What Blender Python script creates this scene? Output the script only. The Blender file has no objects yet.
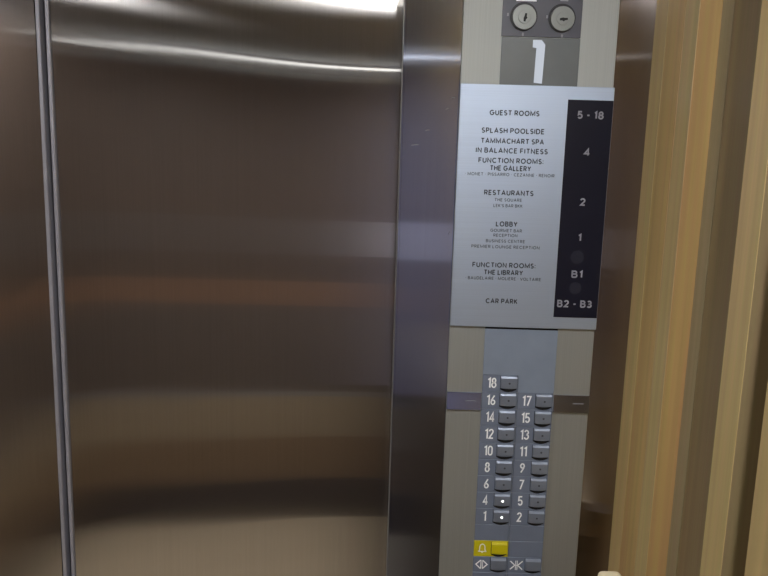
import bpy, bmesh, math, random
from mathutils import Vector, Matrix
random.seed(3)
C = bpy.context.scene.collection
scene = bpy.context.scene

# ------------------------------------------------------------------ materials
def new_mat(name):
    m = bpy.data.materials.new(name); m.use_nodes = True
    nt = m.node_tree; nt.nodes.clear()
    out = nt.nodes.new('ShaderNodeOutputMaterial')
    return m, nt, out

def srgb(r, g, b):
    f = lambda c: (c/255/12.92) if c/255 <= .04045 else ((c/255+.055)/1.055)**2.4
    return (f(r), f(g), f(b), 1)

def grain(nt, scale, lo, hi, detail=3):
    """1-D stretched noise factor (object coordinates) mapped to lo..hi"""
    tc = nt.nodes.new('ShaderNodeTexCoord'); mp = nt.nodes.new('ShaderNodeMapping')
    mp.inputs['Scale'].default_value = scale
    nz = nt.nodes.new('ShaderNodeTexNoise'); nz.inputs['Scale'].default_value = 1
    nz.inputs['Detail'].default_value = detail
    mr = nt.nodes.new('ShaderNodeMapRange')
    mr.inputs['From Min'].default_value = .25; mr.inputs['From Max'].default_value = .75
    mr.inputs['To Min'].default_value = lo; mr.inputs['To Max'].default_value = hi
    nt.links.new(tc.outputs['Object'], mp.inputs['Vector'])
    nt.links.new(mp.outputs[0], nz.inputs['Vector'])
    nt.links.new(nz.outputs['Fac'], mr.inputs['Value'])
    return mr.outputs[0]

def plain(name, col, rough=.5, metal=0, var=.06, gscale=(30, 30, 30), spec=.5):
    m, nt, out = new_mat(name)
    b = nt.nodes.new('ShaderNodeBsdfPrincipled')
    b.inputs['Roughness'].default_value = rough; b.inputs['Metallic'].default_value = metal
    b.inputs['Specular IOR Level'].default_value = spec
    hsv = nt.nodes.new('ShaderNodeHueSaturation'); hsv.inputs['Color'].default_value = col
    nt.links.new(grain(nt, gscale, 1-var, 1+var), hsv.inputs['Value'])
    nt.links.new(hsv.outputs[0], b.inputs['Base Color'])
    nt.links.new(b.outputs[0], out.inputs[0])
    return m

def emit(name, col, strength):
    m, nt, out = new_mat(name)
    e = nt.nodes.new('ShaderNodeEmission'); e.inputs[0].default_value = col; e.inputs[1].default_value = strength
    nt.links.new(e.outputs[0], out.inputs[0]); return m

def brushed(name, col, layers, gscale=(700, 700, 3), var=.05, tangent=(1, 0, 0)):
    """brushed steel: layers of (weight, roughness across grain, anisotropy)"""
    m, nt, out = new_mat(name)
    tg = nt.nodes.new('ShaderNodeCombineXYZ')
    for i in range(3): tg.inputs[i].default_value = tangent[i]
    hsv = nt.nodes.new('ShaderNodeHueSaturation'); hsv.inputs['Color'].default_value = col
    nt.links.new(grain(nt, gscale, 1-var, 1+var), hsv.inputs['Value'])
    prev = None; acc = 0
    for w, r, an in layers:
        g = nt.nodes.new('ShaderNodeBsdfAnisotropic'); g.distribution = 'BECKMANN'
        g.inputs['Roughness'].default_value = r; g.inputs['Anisotropy'].default_value = an
        nt.links.new(hsv.outputs[0], g.inputs['Color'])
        nt.links.new(tg.outputs[0], g.inputs['Tangent'])
        acc += w
        if prev is None: prev = g.outputs[0]
        else:
            mx = nt.nodes.new('ShaderNodeMixShader'); mx.inputs[0].default_value = w/acc
            nt.links.new(prev, mx.inputs[1]); nt.links.new(g.outputs[0], mx.inputs[2]); prev = mx.outputs[0]
    nt.links.new(prev, out.inputs[0])
    return m

def wood(name, col, rough=.38, var=.16):
    m, nt, out = new_mat(name)
    b = nt.nodes.new('ShaderNodeBsdfPrincipled'); b.inputs['Roughness'].default_value = rough
    hsv = nt.nodes.new('ShaderNodeHueSaturation'); hsv.inputs['Color'].default_value = col
    nt.links.new(grain(nt, (90, 90, 1.6), 1-var, 1+var, 4), hsv.inputs['Value'])
    nt.links.new(grain(nt, (140, 140, 2.5), .485, .515, 2), hsv.inputs['Hue'])
    nt.links.new(hsv.outputs[0], b.inputs['Base Color'])
    bp = nt.nodes.new('ShaderNodeBump'); bp.inputs['Strength'].default_value = .12; bp.inputs['Distance'].default_value = .001
    nt.links.new(grain(nt, (350, 350, 8), 0, 1, 3), bp.inputs['Height'])
    nt.links.new(bp.outputs[0], b.inputs['Normal'])
    nt.links.new(b.outputs[0], out.inputs[0])
    return m

M = {}
M['door'] = brushed('door_steel', srgb(186, 180, 176), [(.56, .075, -.9), (.44, .19, -.72)])
M['return'] = brushed('return_steel', srgb(172, 176, 193), [(.45, .12, -.84), (.55, .16, -.72)])
M['corner'] = brushed('corner_trim_steel', srgb(148, 139, 136), [(.5, .12, -.84), (.5, .14, -.80)])
M['face'] = brushed('satin_steel', srgb(182, 184, 180), [(.5, .6, -.1), (.5, .85, 0)], var=.06)
M['polish'] = brushed('polished_steel', srgb(170, 178, 214), [(1, .26, 0)], var=.02)
M['edge'] = plain('door_edge_aluminium', srgb(160, 158, 166), .45, .3)
M['jamb_glint'] = plain('jamb_edge_glint', srgb(118, 116, 118), .45, .3)
M['groove'] = plain('dark_rubber', srgb(13, 12, 16), .7)
M['plate'] = brushed('directory_aluminium', srgb(188, 200, 219), [(.5, .5, 0), (.5, .75, 0)], gscale=(4, 4, 900), var=.05)
M['black'] = plain('black_print', srgb(24, 24, 38), .35, spec=.3)
M['smudge'] = plain('worn_print', srgb(36, 36, 48), .5, spec=.3)
M['ink'] = plain('dark_ink', srgb(52, 54, 66), .6)
M['ink_small'] = plain('dark_ink_fine', srgb(88, 92, 106), .6)
M['silver_ink'] = plain('silver_ink', srgb(150, 150, 160), .6)
M['white_ink'] = plain('white_print', srgb(252, 252, 253), .6)
M['grey_ink'] = plain('grey_print', srgb(140, 140, 146), .6)
M['tile'] = plain('grey_tile', srgb(116, 124, 141), .5, .15)
M['blank'] = plain('grey_blank_plate', srgb(134, 144, 160), .45, .1)
M['key'] = plain('grey_key', srgb(132, 139, 153), .36, .4)
M['yellow'] = plain('yellow_key', srgb(205, 190, 20), .36)
M['gap_shade'] = plain('painted_shade', srgb(9, 9, 12), .7)  # near-black that paints shade under the keys and the sign
M['dot'] = plain('unlit_dot', srgb(66, 70, 80), .4)
M['lit'] = emit('lit_dot', (.95, 1, .9, 1), 2.2)
M['display'] = plain('display_glass', srgb(104, 108, 108), .4)
M['switch_plate'] = plain('switch_plate', srgb(76, 76, 86), .45)
M['numeral'] = emit('display_segment', srgb(196, 202, 212), .62)
M['lock'] = plain('lock_nickel', srgb(126, 128, 124), .42, .45)
M['lockring_shade'] = plain('lock_ring_shade', srgb(34, 32, 36), .5, .2)
M['hole'] = plain('keyhole_dark', srgb(14, 14, 15), .8)
M['wood_light'] = wood('ash_light', srgb(192, 167, 114))
M['wood_warm'] = wood('ash_warm', srgb(190, 158, 102))
M['wood_mid'] = wood('ash_honey', srgb(172, 140, 90))
M['wood_brown'] = wood('ash_brown', srgb(142, 123, 90))
M['wood_grey'] = wood('ash_grey', srgb(152, 140, 112), .3)
M['wood_edge'] = wood('ash_cream', srgb(204, 180, 122))
M['rail'] = plain('cream_rail', srgb(240, 224, 188), .35)
M['bracket'] = plain('rail_bracket', srgb(150, 150, 150), .35, .9)
M['rear'] = wood('rear_laminate', srgb(113, 100, 91), .5, .08)
M['rear_right'] = plain('rear_figure_standin', srgb(150, 149, 172), .5, .1)
M['band_copper'] = plain('rear_copper_band', srgb(146, 119, 100), .5)
M['band_tan'] = plain('rear_tan_band', srgb(172, 158, 136), .5)
M['band_brown'] = plain('rear_brown_band', srgb(146, 126, 104), .5)
M['band_pale'] = plain('rear_pale_trim', srgb(150, 150, 152), .5)
M['band_blue'] = plain('rear_figure_pale', srgb(214, 216, 240), .5)
M['band_dim'] = plain('rear_dim_band', srgb(116, 106, 99), .5)
M['left_panel'] = plain('pale_enamel_panel', srgb(196, 204, 220), .5, var=.02)
M['skirt'] = plain('skirting_black', srgb(84, 78, 77), .5)
M['floor'] = plain('beige_stone', srgb(226, 210, 182), .4, var=.1, gscale=(6, 6, 6))
M['floor_dark'] = plain('dark_floor_standin', srgb(46, 41, 40), .4)
M['ceil'] = plain('ceiling_grey', srgb(176, 180, 186), .5)
M['lamp'] = emit('lamp_diffuser', (.97, .98, .95, 1), 2.0)
M['fill_spot'] = emit('fill_lamp_diffuser', (.95, .97, 1, 1), 360.0)
M['strip'] = emit('strip_diffuser', (.96, 1, 1, 1), 2.3)

# ------------------------------------------------------------------ helpers
def bx(bm, x0, x1, y0, y1, z0, z1, bevel=0, seg=2, mi=0):
    vs = [bm.verts.new((x, y, z)) for x in (x0, x1) for y in (y0, y1) for z in (z0, z1)]
    idx = [(0, 1, 3, 2), (4, 6, 7, 5), (0, 4, 5, 1), (2, 3, 7, 6), (0, 2, 6, 4), (1, 5, 7, 3)]
    fs = [bm.faces.new([vs[i] for i in q]) for q in idx]
    for f in fs: f.material_index = mi
    if bevel:
        es = list({e for f in fs for e in f.edges})
        bmesh.ops.bevel(bm, geom=es, offset=bevel, segments=seg, affect='EDGES', profile=.5)
    return bm

def disc(bm, cx, cz, r, y0, y1, n=28, r1=None):
    """solid of revolution about Y, front at y0 (towards the car), radius r at back and r1 at front"""
    r1 = r if r1 is None else r1
    a = [bm.verts.new((cx+r1*math.cos(t), y0, cz+r1*math.sin(t))) for t in [2*math.pi*i/n for i in range(n)]]
    b = [bm.verts.new((cx+r*math.cos(t), y1, cz+r*math.sin(t))) for t in [2*math.pi*i/n for i in range(n)]]
    bm.faces.new(a); bm.faces.new(b[::-1])
    for i in range(n): bm.faces.new((a[i], b[i], b[(i+1) % n], a[(i+1) % n]))

def prism_y(bm, poly, y0, y1):
    """outline in x,z pushed from y1 (back) to y0 (front)"""
    a = [bm.verts.new((x, y0, z)) for x, z in poly]; b = [bm.verts.new((x, y1, z)) for x, z in poly]
    bm.faces.new(a); bm.faces.new(b[::-1])
    n = len(poly)
    for i in range(n): bm.faces.new((a[i], b[i], b[(i+1) % n], a[(i+1) % n]))

def finish(name, bm, mats, parent=None, smooth=False, recalc=True):
    if recalc: bmesh.ops.recalc_face_normals(bm, faces=bm.faces[:])
    me = bpy.data.meshes.new(name); bm.to_mesh(me); bm.free()
    for m in (mats if isinstance(mats, (list, tuple)) else [mats]): me.materials.append(m)
    if smooth:
        for p in me.polygons: p.use_smooth = True
    o = bpy.data.objects.new(name, me); C.objects.link(o)
    if parent is not None:
        o.parent = parent
        o.matrix_parent_inverse = world_of(parent).inverted()
    return o

def world_of(o):
    m = Matrix.Translation(o.location)
    return m

def thing(name, label, cat, loc, group=None):
    o = bpy.data.objects.new(name, None); C.objects.link(o); o.location = loc
    o.empty_display_size = .05
    o['label'] = label; o['category'] = cat
    if group: o['group'] = group
    return o

def struct(o, label=None, cat=None):
    o['kind'] = 'structure'
    if label: o['label'] = label
    if cat: o['category'] = cat
    return o

def ribbon(bm, pts, w, y0, y1, closed=False):
    """stroke of width w along x,z polyline with mitred joints, a thin solid from y1 to y0"""
    P = [Vector(p) for p in pts]; n = len(P); L = []; R = []
    for i in range(n):
        a = P[(i-1) % n] if (closed or i > 0) else None
        b = P[(i+1) % n] if (closed or i < n-1) else None
        d1 = (P[i]-a).normalized() if a is not None else None
        d2 = (b-P[i]).normalized() if b is not None else None
        if d1 is None: d1 = d2
        if d2 is None: d2 = d1
        n1 = Vector((-d1.y, d1.x)); n2 = Vector((-d2.y, d2.x))
        m = (n1+n2)
        m = m.normalized() if m.length > 1e-6 else n1
        k = w/2/max(.45, m.dot(n1))
        L.append(P[i]+m*k); R.append(P[i]-m*k)
    rng = range(n if closed else n-1)
    va = [[bm.verts.new((p.x, y, p.y)) for p in S] for S in (L, R) for y in (y0, y1)]
    for i in rng:
        j = (i+1) % n
        bm.faces.new((va[0][i], va[0][j], va[2][j], va[2][i]))
        bm.faces.new((va[1][i], va[3][i], va[3][j], va[1][j]))
        bm.faces.new((va[0][i], va[1][i], va[1][j], va[0][j]))
        bm.faces.new((va[2][i], va[2][j], va[3][j], va[3][i]))
    if not closed:
        for i in (0, n-1): bm.faces.new((va[0][i], va[2][i], va[3][i], va[1][i]))

def arc(cx, cz, rx, rz, a0, a1, n=10):
    return [(cx+rx*math.cos(math.radians(a0+(a1-a0)*i/n)), cz+rz*math.sin(math.radians(a0+(a1-a0)*i/n))) for i in range(n+1)]

# condensed numerals, drawn as strokes in a box 0.46 wide and 1 high
def glyph(ch):
    h = .23
    if ch == '1': return [([(.06, .80), (.25, .95), (.25, 0)], 0)], .34
    if ch == '0': return [(arc(h, .70, .18, .25, 0, 180)+arc(h, .25, .18, .2, 180, 360), 1)], .46
    if ch == '2': return [(arc(h, .74, .18, .21, 175, -30)+[(.05, .05), (.44, .05)], 0)], .46
    if ch == '3': return [(arc(h, .74, .17, .21, 165, -90)+arc(h, .29, .19, .24, 90, -165), 0)], .46
    if ch == '4': return [([(.32, 0), (.32, .97), (.03, .27), (.46, .27)], 0)], .47
    if ch == '5': return [([(.40, .95), (.09, .95), (.07, .53)]+arc(h, .32, .18, .27, 120, -160), 0)], .46
    if ch == '6': return [([(.36, .97), (.09, .50)]+arc(h, .27, .18, .22, 160, 520, 18), 0)], .46
    if ch == '7': return [([(.04, .95), (.43, .95), (.14, 0)], 0)], .46
    if ch == '8': return [(arc(h, .74, .16, .21, 0, 360, 18)[:-1], 1), (arc(h, .28, .19, .24, 0, 360, 18)[:-1], 1)], .46
    if ch == '9': return [([(.10, .03), (.37, .50)]+arc(h, .73, .18, .22, -20, 340, 18), 0)], .46

def numeral_bm(s, cx, cz, h, y0, y1, wf=.11, sx=1.0):
    bm = bmesh.new(); gl = [glyph(c) for c in s]; gap = .07
    tot = sum(g[1] for g in gl)+gap*(len(s)-1); x = cx-tot*h*sx/2
    for strokes, adv in gl:
        for pts, closed in strokes:
            ribbon(bm, [(x+px*h*sx, cz-h/2+pz*h) for px, pz in pts], wf*h, y0, y1, bool(closed))
        x += (adv+gap)*h*sx
    return bm

O_ = lambda w: arc(w/2, .5, w/2, .5, 90, 450, 20)[:-1]
def letter(c):
    """wide geometric capitals as strokes: ([(points, closed)], advance width), 1 high"""
    S_ = lambda w: arc(w/2, .74, w/2*.92, .26, 35, 270, 9)+arc(w/2, .25, w/2, .25, 80, -150, 9)
    D = {
     'A': ([([(0, 0), (.40, 1), (.80, 0)], 0), ([(.15, .3), (.65, .3)], 0)], .80),
     'B': ([([(0, 0), (0, 1), (.34, 1)]+arc(.34, .77, .22, .23, 80, -80, 6)+[(0, .54)], 0), ([(.3, .54)]+arc(.38, .27, .24, .27, 80, -80, 6)+[(0, 0)], 0)], .62),
     'C': ([(arc(.45, .5, .45, .5, 45, 315, 14), 0)], .80),
     'D': ([([(0, 0), (0, 1), (.3, 1)]+arc(.3, .5, .46, .5, 80, -80, 9)+[(.3, 0)], 1)], .76),
     'E': ([([(.55, 1), (0, 1), (0, 0), (.55, 0)], 0), ([(0, .52), (.48, .52)], 0)], .55),
     'F': ([([(.55, 1), (0, 1), (0, 0)], 0), ([(0, .5), (.48, .5)], 0)], .55),
     'G': ([(arc(.45, .5, .45, .5, 45, 345, 14)+[(.90, .48), (.52, .48)], 0)], .90),
     'H': ([([(0, 0), (0, 1)], 0), ([(.7, 0), (.7, 1)], 0), ([(0, .52), (.7, .52)], 0)], .70),
     'I': ([([(0, 0), (0, 1)], 0)], .0),
     'K': ([([(0, 0), (0, 1)], 0), ([(.60, 1), (.06, .48)], 0), ([(.2, .58), (.64, 0)], 0)], .64),
     'L': ([([(0, 1), (0, 0), (.52, 0)], 0)], .52),
     'M': ([([(0, 0), (0, 1), (.48, .12), (.96, 1), (.96, 0)], 0)], .96),
     'N': ([([(0, 0), (0, 1), (.7, 0), (.7, 1)], 0)], .70),
     'O': ([(O_(.92), 1)], .92),
     'P': ([([(0, 0), (0, 1), (.34, 1)]+arc(.34, .73, .25, .27, 80, -80, 7)+[(0, .46)], 0)], .58),
     'Q': ([(O_(.92), 1), ([(.55, .3), (.9, -.06)], 0)], .92),
     'R': ([([(0, 0), (0, 1), (.34, 1)]+arc(.34, .73, .25, .27, 80, -80, 7)+[(0, .46)], 0), ([(.28, .46), (.62, 0)], 0)], .62),
     'S': ([(S_(.56), 0)], .56),
     'T': ([([(0, 1), (.68, 1)], 0), ([(.34, 1), (.34, 0)], 0)], .68),
     'U': ([([(0, 1)]+arc(.34, .34, .34, .34, 180, 360, 10)+[(.68, 1)], 0)], .68),
     'V': ([([(0, 1), (.38, 0), (.76, 1)], 0)], .76),
     'Y': ([([(0, 1), (.36, .48), (.72, 1)], 0), ([(.36, .48), (.36, 0)], 0)], .72),
     'Z': ([([(0, 1), (.6, 1), (0, 0), (.62, 0)], 0)], .62),
     "'": ([([(0, 1), (0, .72)], 0)], .0),
     ':': ([([(0, .62), (0, .76)], 0), ([(0, .02), (0, .16)], 0)], .0),
     '•': ([([(0, .5), (.16, .5)], 0)], .16),
     '-': ([([(0, .45), (.34, .45)], 0)], .34),
     '1': ([([(0, .82), (.22, 1), (.22, 0)], 0)], .24),
     '2': ([(arc(.28, .72, .28, .28, 165, -30, 9)+[(.02, .0), (.6, .0)], 0)], .58),
     '3': ([(arc(.27, .75, .25, .25, 150, -90, 9)+arc(.27, .26, .29, .26, 90, -150, 9), 0)], .56),
     '4': ([([(.46, 0), (.46, 1), (0, .28), (.64, .28)], 0)], .62),
     '5': ([([(.52, 1), (.08, 1), (.04, .54)]+arc(.27, .31, .29, .31, 120, -150, 10), 0)], .56),
     '8': ([(arc(.29, .75, .25, .25, 0, 360, 14)[:-1], 1), (arc(.29, .26, .30, .27, 0, 360, 14)[:-1], 1)], .58)}
    return D[c]

def lettering(name, s, cx, cz, w, cap, y, mat, parent, stroke=.17, gap=.30):
    """a line of capitals, set to a given width and cap height, facing the car"""
    tot = 0; pos = []
    for c in s:
        if c == ' ': tot += .42; continue
        pos.append((c, tot)); tot += letter(c)[1]+gap+stroke*.5
    tot -= gap+stroke*.5
    sw = stroke*cap; kx = (w-sw)/max(tot, .01) if tot > .3 else cap
    bm = bmesh.new()
    hz = cap-sw
    for c, p in pos:
        for pts, closed in letter(c)[0]:
            ribbon(bm, [(cx-(tot*kx)/2+(p+x)*kx, cz-hz/2+z*hz) for x, z in pts], sw, y-.0002, y, bool(closed))
    return finish(name, bm, mat, parent)

# ------------------------------------------------------------------ the car
XL, XR, YB, ZC = -1.375, .36, -1.75, 2.11
bm = bmesh.new()
bx(bm, .018, XR+.03, 0, .04, 0, 1.999)
FX = [(.3120, 0), (XR, -.0055), (XR, 0)]
nf_ = len(bm.faces)
A_ = [bm.verts.new((x, y, 0)) for x, y in FX]; B_ = [bm.verts.new((x, y, 1.999)) for x, y in FX]
bm.faces.new(A_); bm.faces.new(B_[::-1])
for i in range(3): bm.faces.new((A_[i], B_[i], B_[(i+1) % 3], A_[(i+1) % 3]))
bm.faces.ensure_lookup_table()
for f in bm.faces[nf_:]: f.material_index = 1
for e in [e for e in bm.edges if all(abs(v.co.x-.018) < 1e-6 and v.co.y < 1e-6 for v in e.verts)]:
    bmesh.ops.bevel(bm, geom=[e], offset=.0025, segments=2, affect='EDGES')
bx(bm, XL-.03, -1.032, 0, .04, 0, 1.999)
bx(bm, XL-.03, XR+.03, 0, .04, 2.0, ZC)
struct(finish('wall_front', bm, [M['return'], M['corner']]), 'brushed steel front return carrying the control panel beside the doors', 'wall')

SCR = [(0.0889, 1.661, 0.005, 0.3), (0.0813, 1.6459, 0.005, 0.6), (0.055, 1.616, 0.006, 0.2), (0.0381, 1.5953, 0.01, 0.1), (0.0915, 1.4725, 0.005, 1.2)]
bm = bmesh.new(); bx(bm, .0164, .0179, .0015, .04, 0, 1.999, .0003, 1)  # jamb edge strip, made pale to paint the highlight along the bevel
struct(finish('edge_glint_1', bm, M['jamb_glint']))
wf = bpy.data.objects['wall_front']
for mx, mz, ln, an in SCR:
    bm = bmesh.new(); c, q = math.cos(an)*ln/2, math.sin(an)*ln/2
    ribbon(bm, [(mx-c, mz-q), (mx, mz+.0004), (mx+c, mz+q)], .0009, -.0001, 0)
    finish('scratch', bm, M['grey_ink'], wf)

def alpha(x): return -.0150 if x < -.508 else .0018+.0074*math.tanh((x+.20)/.12)-.005*max(0, (-.25-x)/.23)
def ss(a, b, t):
    t = max(0, min(1, (t-a)/(b-a))); return t*t*(3-2*t)
NZ = 140; ZT = 2.04
def slope_w(z):
    return ss(1.40, 1.66, z)-.75*(1-ss(1.05, 1.35, z))
W = [0]
for i in range(NZ): W.append(W[-1]+slope_w((i+.5)*ZT/NZ)*ZT/NZ)
wmid = W[int(1.37/ZT*NZ)]
W = [w-wmid for w in W]
def leaf(name, x0, x1, nx, label):
    bm = bmesh.new(); yb = .085
    F = [[bm.verts.new((x0+(x1-x0)*i/nx, .052+alpha(x0+(x1-x0)*i/nx)*W[j], .004+(ZT-.004)*j/NZ)) for j in range(NZ+1)] for i in range(nx+1)]
    for i in range(nx):
        for j in range(NZ): bm.faces.new((F[i][j], F[i+1][j], F[i+1][j+1], F[i][j+1])).smooth = True
    rim = [F[i][0] for i in range(nx+1)]+[F[nx][j] for j in range(1, NZ+1)]+[F[i][NZ] for i in range(nx-1, -1, -1)]+[F[0][j] for j in range(NZ-1, 0, -1)]
    rim = [bm.verts.new(v.co) for v in rim]
    back = [bm.verts.new((v.co.x, yb, v.co.z)) for v in rim]; n = len(rim)
    for i in range(n): bm.faces.new((rim[i], back[i], back[(i+1) % n], rim[(i+1) % n]))
    bm.faces.new(back)
    return struct(finish(name, bm, M['door']), label, 'door')
def edge_strip(door, x0, x1, gx0, gx1):
    bm = bmesh.new(); bx(bm, x0, x1, .047, .085, .004, ZT, .0015)
    finish('edge_strip', bm, M['edge'], door)
    bm = bmesh.new(); bx(bm, gx0, gx1, .062, .085, .004, ZT)
    finish('edge_groove', bm, M['groove'], door)
d1 = leaf('door_1', -1.13, -.5185, 40, 'left brushed steel sliding lift door leaf at the photo edge')
edge_strip(d1, -.5170, -.5108, -.5185, -.5170)
d2 = leaf('door_2', -.4960, .066, 60, 'right brushed steel sliding lift door leaf beside the control panel')
edge_strip(d2, -.5030, -.4972, -.4972, -.4960)
bm = bmesh.new(); bx(bm, -.5108, -.5030, .070, .084, .004, ZT)
finish('rubber_seal', bm, M['groove'], d1)

# right wall: vertical timber battens on a boarded backing
bm = bmesh.new()
YR = [(-.0000, -.0411, 0), (-.0411, -.0908, 1), (-.0908, -.1226, 0)]
bx(bm, .388, .42, YB, 0, 0, ZC, mi=2)
def batten(y0, y1, fi, si):
    """front face tone fi, side tone si"""
    st = len(bm.faces)
    bx(bm, XR, .3879, y1, y0, 0, ZC, .0005, 1)
    bm.faces.ensure_lookup_table()
    for f in bm.faces[st:]:
        f.normal_update()
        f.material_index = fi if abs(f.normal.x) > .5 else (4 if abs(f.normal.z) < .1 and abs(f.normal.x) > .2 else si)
batten(0, -.0447, 0, 0); batten(-.0448, -.0955, 5, 5); batten(-.0956, -.1314, 0, 1)
def backing(y0, y1, mi, x=.3865): bx(bm, x, .3878, y1, y0, 0, ZC, mi=mi)
backing(-.1316, -.1575, 3); backing(-.1590, -.2585, 2)
batten(-.2590, -.2980, 0, 2)
backing(-.2985, -.336, 2)
y = -.3365
for k in range(12):
    w1 = [.0366, .05, .034, .06][k % 4]
    batten(y, y-w1, [0, 1, 0, 0][k % 4], [2, 1][k % 2]); y -= w1
    if y < -1.66: break
    wr = [.03, .085, .05][k % 3]; backing(y-.001, y-wr+.001, [2, 3][k % 2]); y -= wr
o = finish('wall_right', bm, [M['wood_light'], M['wood_mid'], M['wood_brown'], M['wood_grey'], M['wood_edge'], M['wood_warm']], recalc=True)
struct(o, 'light timber batten wall right of the control panel', 'wall')

bm = bmesh.new()
bands = [(0, .19, 6), (.19, .205, 5), (.205, .40, 5), (.40, .60, 4), (.60, .625, 7), (.625, 1.03, 8), (1.03, 1.14, 3), (1.14, 1.26, 0), (1.26, 1.42, 8), (1.42, 2.035, 0), (2.035, 2.058, 7), (2.058, ZC, 0)]
XD = -.02
bl = bmesh.new()
for z0, z1, mi in bands: bx(bl, XL-.03, XL, YB, 0, z0, z1, mi=mi)
REAR = ['rear', 'rear_right', 'band_blue', 'band_copper', 'band_tan', 'band_brown', 'skirt', 'band_pale', 'band_dim']
struct(finish('wall_left', bl, [M[k] for k in REAR]))
for z0, z1, mi in bands: bx(bm, XL-.03, XD, YB-.03, YB, z0, z1, mi=mi)
for z0, z1, mi in [(0, .66, 6), (.66, 1.26, 1), (1.26, 1.42, 2), (1.42, 2.035, 1), (2.035, 2.058, 7), (2.058, ZC, 1)]:  # invented panel, standing in for the reflection of a person behind the camera
    bx(bm, XD, XR+.06, YB-.03, YB, z0, z1, mi=mi)
struct(finish('wall_rear', bm, [M['rear'], M['rear_right'], M['band_blue'], M['band_copper'], M['band_tan'], M['band_brown'], M['skirt'], M['band_pale'], M['band_dim']]))
bm = bmesh.new(); bx(bm, XL, XR, YB, YB+.012, 0, .19, .003)
struct(finish('baseboard_rear', bm, M['skirt']))
bm = bmesh.new(); bx(bm, XL-.03, -.03, YB-.03, .13, -.03, 0, mi=0); bx(bm, -.03, XR+.06, YB-.03, .13, -.03, 0, mi=1)  # dark right part invented to reflect like the legs of someone standing there
struct(finish('floor', bm, [M['floor'], M['floor_dark']]))
bm = bmesh.new(); bx(bm, XL-.03, XR+.06, YB-.03, .13, ZC, ZC+.03)
struct(finish('ceiling', bm, M['ceil']))

# lamps of the car, plus two added fill downlights
t = thing('ceiling_light', 'large flat ceiling light panel in the middle of the lift ceiling', 'light', (-.5, -.83, ZC))
bm = bmesh.new()
for a in ((-.68, .06, -.94, -.92), (-.68, .06, -.50, -.48), (-.68, -.66, -.92, -.50), (.04, .06, -.92, -.50)):
    bx(bm, a[0], a[1], a[2], a[3], ZC-.014, ZC)
finish('frame', bm, M['bracket'], t)
bm = bmesh.new(); bx(bm, -.66, .04, -.92, -.50, ZC-.01, ZC-.002)
finish('diffuser', bm, M['lamp'], t)
for lx, ly, lab in ((.20, -.88, 'added round fill lamp, unseen in the ceiling on the control panel side'), (-1.20, -.88, 'added round fill lamp, unseen in the ceiling near the left wall')):  # invented lamps, to light the panel and catch the key tops
    t = thing('fill_downlight', lab, 'light', (lx, ly, ZC), 'added fill lamps')
    bm = bmesh.new()
    ring = [(.052, 0), (.052, -.006), (.042, -.006), (.042, -.001)]
    n = 28; R = [[bm.verts.new((lx+q*math.cos(2*math.pi*i/n), ly+q*math.sin(2*math.pi*i/n), ZC+z)) for q, z in ring] for i in range(n)]
    for i in range(n):
        for j in range(3): bm.faces.new((R[i][j], R[i][j+1], R[(i+1) % n][j+1], R[(i+1) % n][j]))
    finish('bezel', bm, M['bracket'], t)
    bm = bmesh.new(); vs = [bm.verts.new((lx+.042*math.cos(2*math.pi*i/n), ly+.042*math.sin(2*math.pi*i/n), ZC-.003)) for i in range(n)]
    vt = [bm.verts.new((v.co.x, v.co.y, ZC-.001)) for v in vs]
    bm.faces.new(vs); bm.faces.new(vt[::-1])
    for i in range(n): bm.faces.new((vs[i], vt[i], vt[(i+1) % n], vs[(i+1) % n]))
    finish('diffuser', bm, M['fill_spot'], t)
t = thing('strip_light', 'thin strip light along the top of the rear wall', 'light', (-.5, YB+.012, 2.090))
bm = bmesh.new(); bx(bm, XL+.02, XR-.02, YB, YB+.012, 2.083, 2.097)
finish('housing', bm, M['bracket'], t)
bm = bmesh.new(); bx(bm, XL+.03, XR-.03, YB+.012, YB+.018, 2.0865, 2.0945)
finish('diffuser', bm, M['strip'], t)

# hand rail on the timber wall
t = thing('handrail', 'cream rounded handrail end at the foot of the timber wall, bottom edge', 'handrail', (XR, -.9, .98))
bm = bmesh.new(); bx(bm, .3055, .3385, -1.62, -.100, .955, 1.0195, .008, 4)
finish('rail', bm, M['rail'], t, smooth=True)
for yy in (-.14, -.88, -1.56):
    bm = bmesh.new(); bx(bm, .3376, XR, yy-.03, yy+.01, .965, .990, .002)
    finish('bracket', bm, M['bracket'], t)

# ------------------------------------------------------------------ control panel
X0, X1, CA, CM, CB = .0980, .3113, .1503, .2035, .2572
cp = thing('control_panel', 'tall satin steel lift control panel with numbered floor keys and two key switches', 'control panel', (.2055, 0, .80))
bm = bmesh.new(); bx(bm, X0, X1, -.0030, 0, .80, 1.88, .0008, 1)
finish('faceplate', bm, M['face'], cp)
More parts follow.
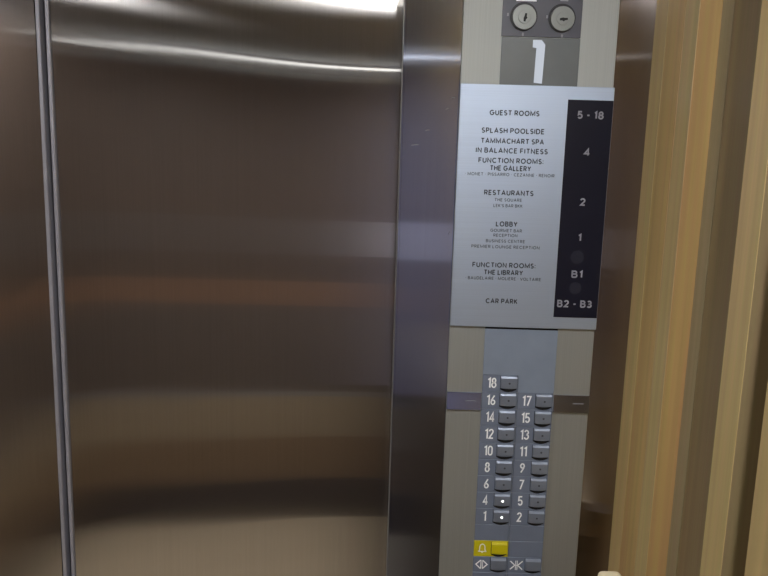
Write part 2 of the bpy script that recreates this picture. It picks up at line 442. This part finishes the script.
# key switch plate
bm = bmesh.new(); bx(bm, CA+.001, CB+.003, -.0042, -.0030, 1.7445, 1.84, .0004, 1)
finish('switch_plate', bm, M['switch_plate'], cp)
for sx, sz, rot in ((.1808, 1.7692, 80), (.2331, 1.7684, 5)):
    bm = bmesh.new(); disc(bm, sx-.0005, sz+.0014, .0188, -.0052, -.0042, 36)  # dark ring, shifted up-left to paint the shadow round the lock
    sw = finish('key_switch', bm, M['lockring_shade'], cp)
    bm = bmesh.new(); disc(bm, sx, sz, .0168, -.0085, -.0052, 36, .0160)
    finish('lock_face', bm, M['lock'], sw)
    bm = bmesh.new(); disc(bm, sx, sz, .0088, -.0092, -.0085, 28, .0084)
    finish('lock_barrel', bm, M['lock'], sw)
    c, s = math.cos(math.radians(rot)), math.sin(math.radians(rot))
    bm = bmesh.new()
    poly = [(-.0052, -.0013), (-.002, -.0015), (0, -.003), (.002, -.0015), (.0056, -.0013), (.0056, .0013), (.002, .0015), (-.001, .0022), (-.0052, .0013)]
    prism_y(bm, [(sx+.001+a*c-b*s, sz-.001+a*s+b*c) for a, b in poly], -.0094, -.0092)
    finish('keyhole', bm, M['hole'], sw)
def mark(x0, x1, z0, z1, mat):
    bm = bmesh.new(); bx(bm, x0, x1, -.0045, -.0042, z0, z1, .0002, 1)
    finish('printed_mark', bm, mat, cp)
mark(.1690, .1970, 1.7905, 1.802, M['white_ink']); mark(.2290, .2400, 1.7920, 1.802, M['grey_ink'])
for a, b in ((.1588, 1.7728), (.2125, 1.7712)): mark(a-.0012, a+.0012, b-.002, b+.002, M['grey_ink'])
for a, b in ((.1807, 1.7475), (.2345, 1.7465)): mark(a-.0013, a+.0013, b-.0022, b+.0022, M['grey_ink'])
# floor indicator
bm = bmesh.new(); bx(bm, CA+.002, CB+.003, -.0042, -.0030, 1.600, 1.7435, .0004, 1)
disp = finish('floor_display', bm, M['display'], cp)
bm = bmesh.new()
prism_y(bm, [(.1953, 1.7406), (.2073, 1.7406), (.2124, 1.7345), (.2110, 1.6830), (.1995, 1.6838), (.2005, 1.7300), (.1953, 1.7308)], -.0044, -.0042)
finish('lit_numeral', bm, M['numeral'], disp)
# plain plate above the keys
bm = bmesh.new()
prism_y(bm, [(CA, 1.2653), (CM, 1.2653), (CM, 1.2388), (CB, 1.2388), (CB, 1.3342), (CA, 1.3342)], -.0042, -.0030)
finish('blank_plate', bm, M['blank'], cp)
bm = bmesh.new(); bx(bm, CA, CB, -.0034, -.0030, 1.3343, 1.3400)
finish('plate_shadow', bm, M['gap_shade'], cp)  # dark strip painting the shadow line below the sign
# polished inlays either side of the keys
for a, b in ((X0+.0005, CA-.0006), (CB+.0008, X1-.0005)):
    bm = bmesh.new(); pr = [(-.0030, 1.2105), (-.0066, 1.2105), (-.0042, 1.2359), (-.0036, 1.2365), (-.0030, 1.2365)]
    P0 = [bm.verts.new((a, y, z)) for y, z in pr]; P1 = [bm.verts.new((b, y, z)) for y, z in pr]
    bm.faces.new(P0); bm.faces.new(P1[::-1])
    for i in range(5): bm.faces.new((P0[i], P1[i], P1[(i+1) % 5], P0[(i+1) % 5]))
    pi = finish('polished_inlay', bm, M['polish'], cp)
    bm = bmesh.new(); bx(bm, (a+b)/2+.002, b-.008, -.0056, -.0050, 1.2238, 1.2248)
    finish('slot', bm, M['grey_ink'], pi)

ROW, P = 1.2520, .02646
def key_bm(cx, cz, w=.0234, h=.0184):
    """rocker key: bright chamfer on top, face leaning out to a rounded lower lip"""
    bm = bmesh.new(); n = 12; rows = []
    prof = [(1.0, -.0044), (.985, -.0058), (.965, -.0064), (.85, -.0078), (.82, -.0081), (.55, -.0082), (.20, -.0080), (.05, -.0078), (0, -.0070), (0, -.0044)]
    for i in range(n+1):
        u = i/n*2-1; x = cx+u*w/2
        zb = cz-h/2-.0012*(1-u*u); zt = cz+h/2
        rows.append([bm.verts.new((x, y, zb+(zt-zb)*k)) for k, y in prof])
    for i in range(n):
        for j in range(len(prof)-1):
            bm.faces.new((rows[i][j], rows[i][j+1], rows[i+1][j+1], rows[i+1][j]))
    bm.faces.new(rows[0]); bm.faces.new(rows[-1][::-1])
    bm.faces.new([r[0] for r in rows]+[r[-1] for r in rows[::-1]])
    return bm
def gap_shade_bm(cx, cz, w=.0244, h=.0184):  # flat dark crescent on the tile, painting the gap and shadow under a key
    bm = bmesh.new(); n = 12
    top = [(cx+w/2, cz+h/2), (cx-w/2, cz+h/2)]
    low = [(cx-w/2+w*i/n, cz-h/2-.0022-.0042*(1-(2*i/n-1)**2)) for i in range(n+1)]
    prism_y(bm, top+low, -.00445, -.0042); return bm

def module(col, row, digits, lit=False, yellow=False, icon=None, key=True, label=None, dot=True):
    xa, xb = ((CA, CM), (CM, CB))[col]; cz = ROW-P*row
    bm = bmesh.new(); bx(bm, xa+.0002, xb-.0002, -.0042, -.0030, cz-P/2+.0002, cz+P/2-.0002, .0004, 1)
    m = finish('key_module', bm, M['yellow'] if yellow else M['tile'], cp)
    if label: m['label'] = label
    if not key: return m
    kx = xb-.0144; kz = cz+.0026
    finish('key_shadow', gap_shade_bm(kx, kz), M['gap_shade'], m)
    k = finish('key', key_bm(kx, kz), M['yellow'] if yellow else M['key'], m)
    if digits or lit:
        bm = bmesh.new(); disc(bm, kx+.0008, kz-.0015, .0017 if lit else .0015, -.0084, -.0078, 14)
        d = finish('indicator', bm, M['lit'] if lit else M['dot'], m)
        if lit: d['label'] = 'lit pale green indicator dot'
    if digits:
        finish('numeral', numeral_bm(digits, xa+.0140, cz+.0006, .0150, -.0044, -.0042, 0.14, 1.0), M['white_ink'], m)
    cx = xa+.0132
    if icon == 'bell':
        bm = bmesh.new(); b = lambda x, z: (cx+x, cz+z)
        ribbon(bm, [b(-.0066, -.0046), b(-.0044, -.0038)]+[b(x, z) for x, z in arc(0, .0022, .0040, .0052, 180, 0, 10)]+[b(.0044, -.0038), b(.0066, -.0046)], .0014, -.0044, -.0042)
        ribbon(bm, [b(-.0066, -.0048), b(.0066, -.0048)], .0014, -.0044, -.0042)
        ribbon(bm, [b(-.0012, -.0064), b(.0012, -.0064)], .0014, -.0044, -.0042)
        finish('bell_symbol', bm, M['white_ink'], m)
    if icon == 'open':
        bm = bmesh.new(); b = lambda x, z: (cx+x*1.13, cz+z*1.05)
        ribbon(bm, [b(-.0014, .0066), b(-.0078, 0), b(-.0014, -.0066)], .0017, -.0044, -.0042)
        ribbon(bm, [b(.0014, .0066), b(.0078, 0), b(.0014, -.0066)], .0017, -.0044, -.0042)
        ribbon(bm, [b(-.0008, .0068), b(-.0008, -.0068)], .0014, -.0044, -.0042)
        ribbon(bm, [b(.0014, .0068), b(.0014, -.0068)], .0010, -.0044, -.0042)
        finish('door_open_symbol', bm, M['white_ink'], m)
    if icon == 'close':
        bm = bmesh.new(); b = lambda x, z: (cx+.0008+x*1.12, cz+z*1.05)
        for s in (-1, 1):
            ribbon(bm, [b(s*.0085, .0066), b(s*.0020, 0), b(s*.0085, -.0066)], .0017, -.0044, -.0042)
        ribbon(bm, [b(-.0009, .0074), b(-.0009, -.0074)], .0012, -.0044, -.0042)
        ribbon(bm, [b(.0012, .0074), b(.0012, -.0074)], .0012, -.0044, -.0042)
        ribbon(bm, [b(-.0024, 0), b(.0026, 0)], .0016, -.0044, -.0042)
        finish('door_close_symbol', bm, M['white_ink'], m)
    return m

for i, n in enumerate(['18', '16', '14', '12', '10', '8', '6', '4', '1']):
    module(0, i, n, lit=n in ('4', '1'), label='key module with its floor dot lit' if n in ('4', '1') else None)
for i, n in enumerate(['17', '15', '13', '11', '9', '7', '5', '2']):
    module(1, i+1, n)
module(0, 9, None, key=False); module(1, 9, None, key=False)
module(0, 10, None, yellow=True, icon='bell', label='yellow alarm key module with a white bell')
module(1, 10, None, key=False)
module(0, 11, None, icon='open', label='door open key module')
module(1, 11, None, icon='close', label='door close key module')
for r in (12, 13): module(0, r, None, key=False); module(1, r, None, key=False)

# ------------------------------------------------------------------ directory sign
sg = thing('directory_sign', 'silver floor directory plate with black floor column, mounted above the keys', 'sign', (.2055, -.003, 1.337))
YS = -.0072
bm = bmesh.new(); bx(bm, .0982, .3118, YS, -.0044, 1.3375, 1.6800, .0007, 2)
finish('plate', bm, M['plate'], sg)
bm = bmesh.new(); bx(bm, .2481, .3112, YS-.0002, YS, 1.3550, 1.6622)
finish('floor_column', bm, M['black'], sg)
for sx, sz, r in ((.2765, 1.4434, .0095), (.2768, 1.3985, .0088)):
    bm = bmesh.new(); disc(bm, sx, sz, r, YS-.00025, YS-.0002, 20)
    finish('worn_spot', bm, M['smudge'], sg)
B = [("GUEST ROOMS", .1749, 1.6419, .0695), ("SPLASH POOLSIDE", .1742, 1.6177, .088), ("TAMMACHART SPA", .1741, 1.6035, .0886),
     ("IN BALANCE FITNESS", .174, 1.5904, .1012), ("FUNCTION ROOMS:", .1736, 1.5766, .0918), ("THE GALLERY", .1735, 1.5662, .058),
     ("RESTAURANTS", .1731, 1.5319, .0701), ("LOBBY", .1725, 1.4879, .0309), ("FUNCTION ROOMS:", .1719, 1.4288, .0911),
     ("THE LIBRARY", .1717, 1.4182, .0565), ("CAR PARK", .1714, 1.3763, .0463)]
for s, cx, cz, w in B: lettering('lettering', s, cx, cz, w, .0074, YS, M['ink'], sg, .195)
S = [("• MONET • PISSARRO • CEZANNE • RENOIR", .1729, 1.5574, .1268), ("THE SQUARE", .1728, 1.522, .0392), ("LEK'S BAR BKK", .1729, 1.5138, .0414),
     ("GOURMET BAR", .1723, 1.4786, .0452), ("RECEPTION", .1716, 1.4717, .0345), ("BUSINESS CENTRE", .1721, 1.4635, .0561),
     ("PREMIER LOUNGE RECEPTION", .1726, 1.4552, .0979), ("• BAUDELAIRE • MOLIERE • VOLTAIRE", .1718, 1.4094, .1095)]
for s, cx, cz, w in S: lettering('small_lettering', s, cx, cz, w, .0046, YS, M['ink_small'], sg, .185)
for s, cx, cz, w in [("5 - 18", .2807, 1.642, .0364), ("4", .2795, 1.5913, .0085), ("2", .2786, 1.5221, .0080), ("1", .2780, 1.4716, .0048),
                     ("B1", .2779, 1.4187, .0160), ("B2 - B3", .2774, 1.3753, .0504)]:
    lettering('floor_number', s, cx, cz, w, .0108, YS-.0002, M['silver_ink'], sg, .20)

# ------------------------------------------------------------------ world, camera, view
w = bpy.data.worlds.new('World'); scene.world = w; w.use_nodes = True
w.node_tree.nodes['Background'].inputs[0].default_value = (0, 0, 0, 1)
cam = bpy.data.cameras.new('camera'); co = bpy.data.objects.new('camera', cam); C.objects.link(co)
cam.sensor_width = 36; cam.lens = 36*622/768; cam.clip_start = .01
p, r = math.radians(8.237), math.radians(-1.6137)
fw = Vector((0, math.cos(p), -math.sin(p))); up0 = Vector((0, math.sin(p), math.cos(p))); rt0 = Vector((1, 0, 0))
rt = math.cos(r)*rt0-math.sin(r)*up0; up = math.sin(r)*rt0+math.cos(r)*up0
m = Matrix(((rt.x, up.x, -fw.x, 0), (rt.y, up.y, -fw.y, -.9), (rt.z, up.z, -fw.z, 1.52), (0, 0, 0, 1)))
co.matrix_world = m
scene.camera = co
vs = scene.view_settings
vs.view_transform = 'Standard'; vs.look = 'None'; vs.gamma = 1; vs.exposure = 0.65; vs.use_curve_mapping = False
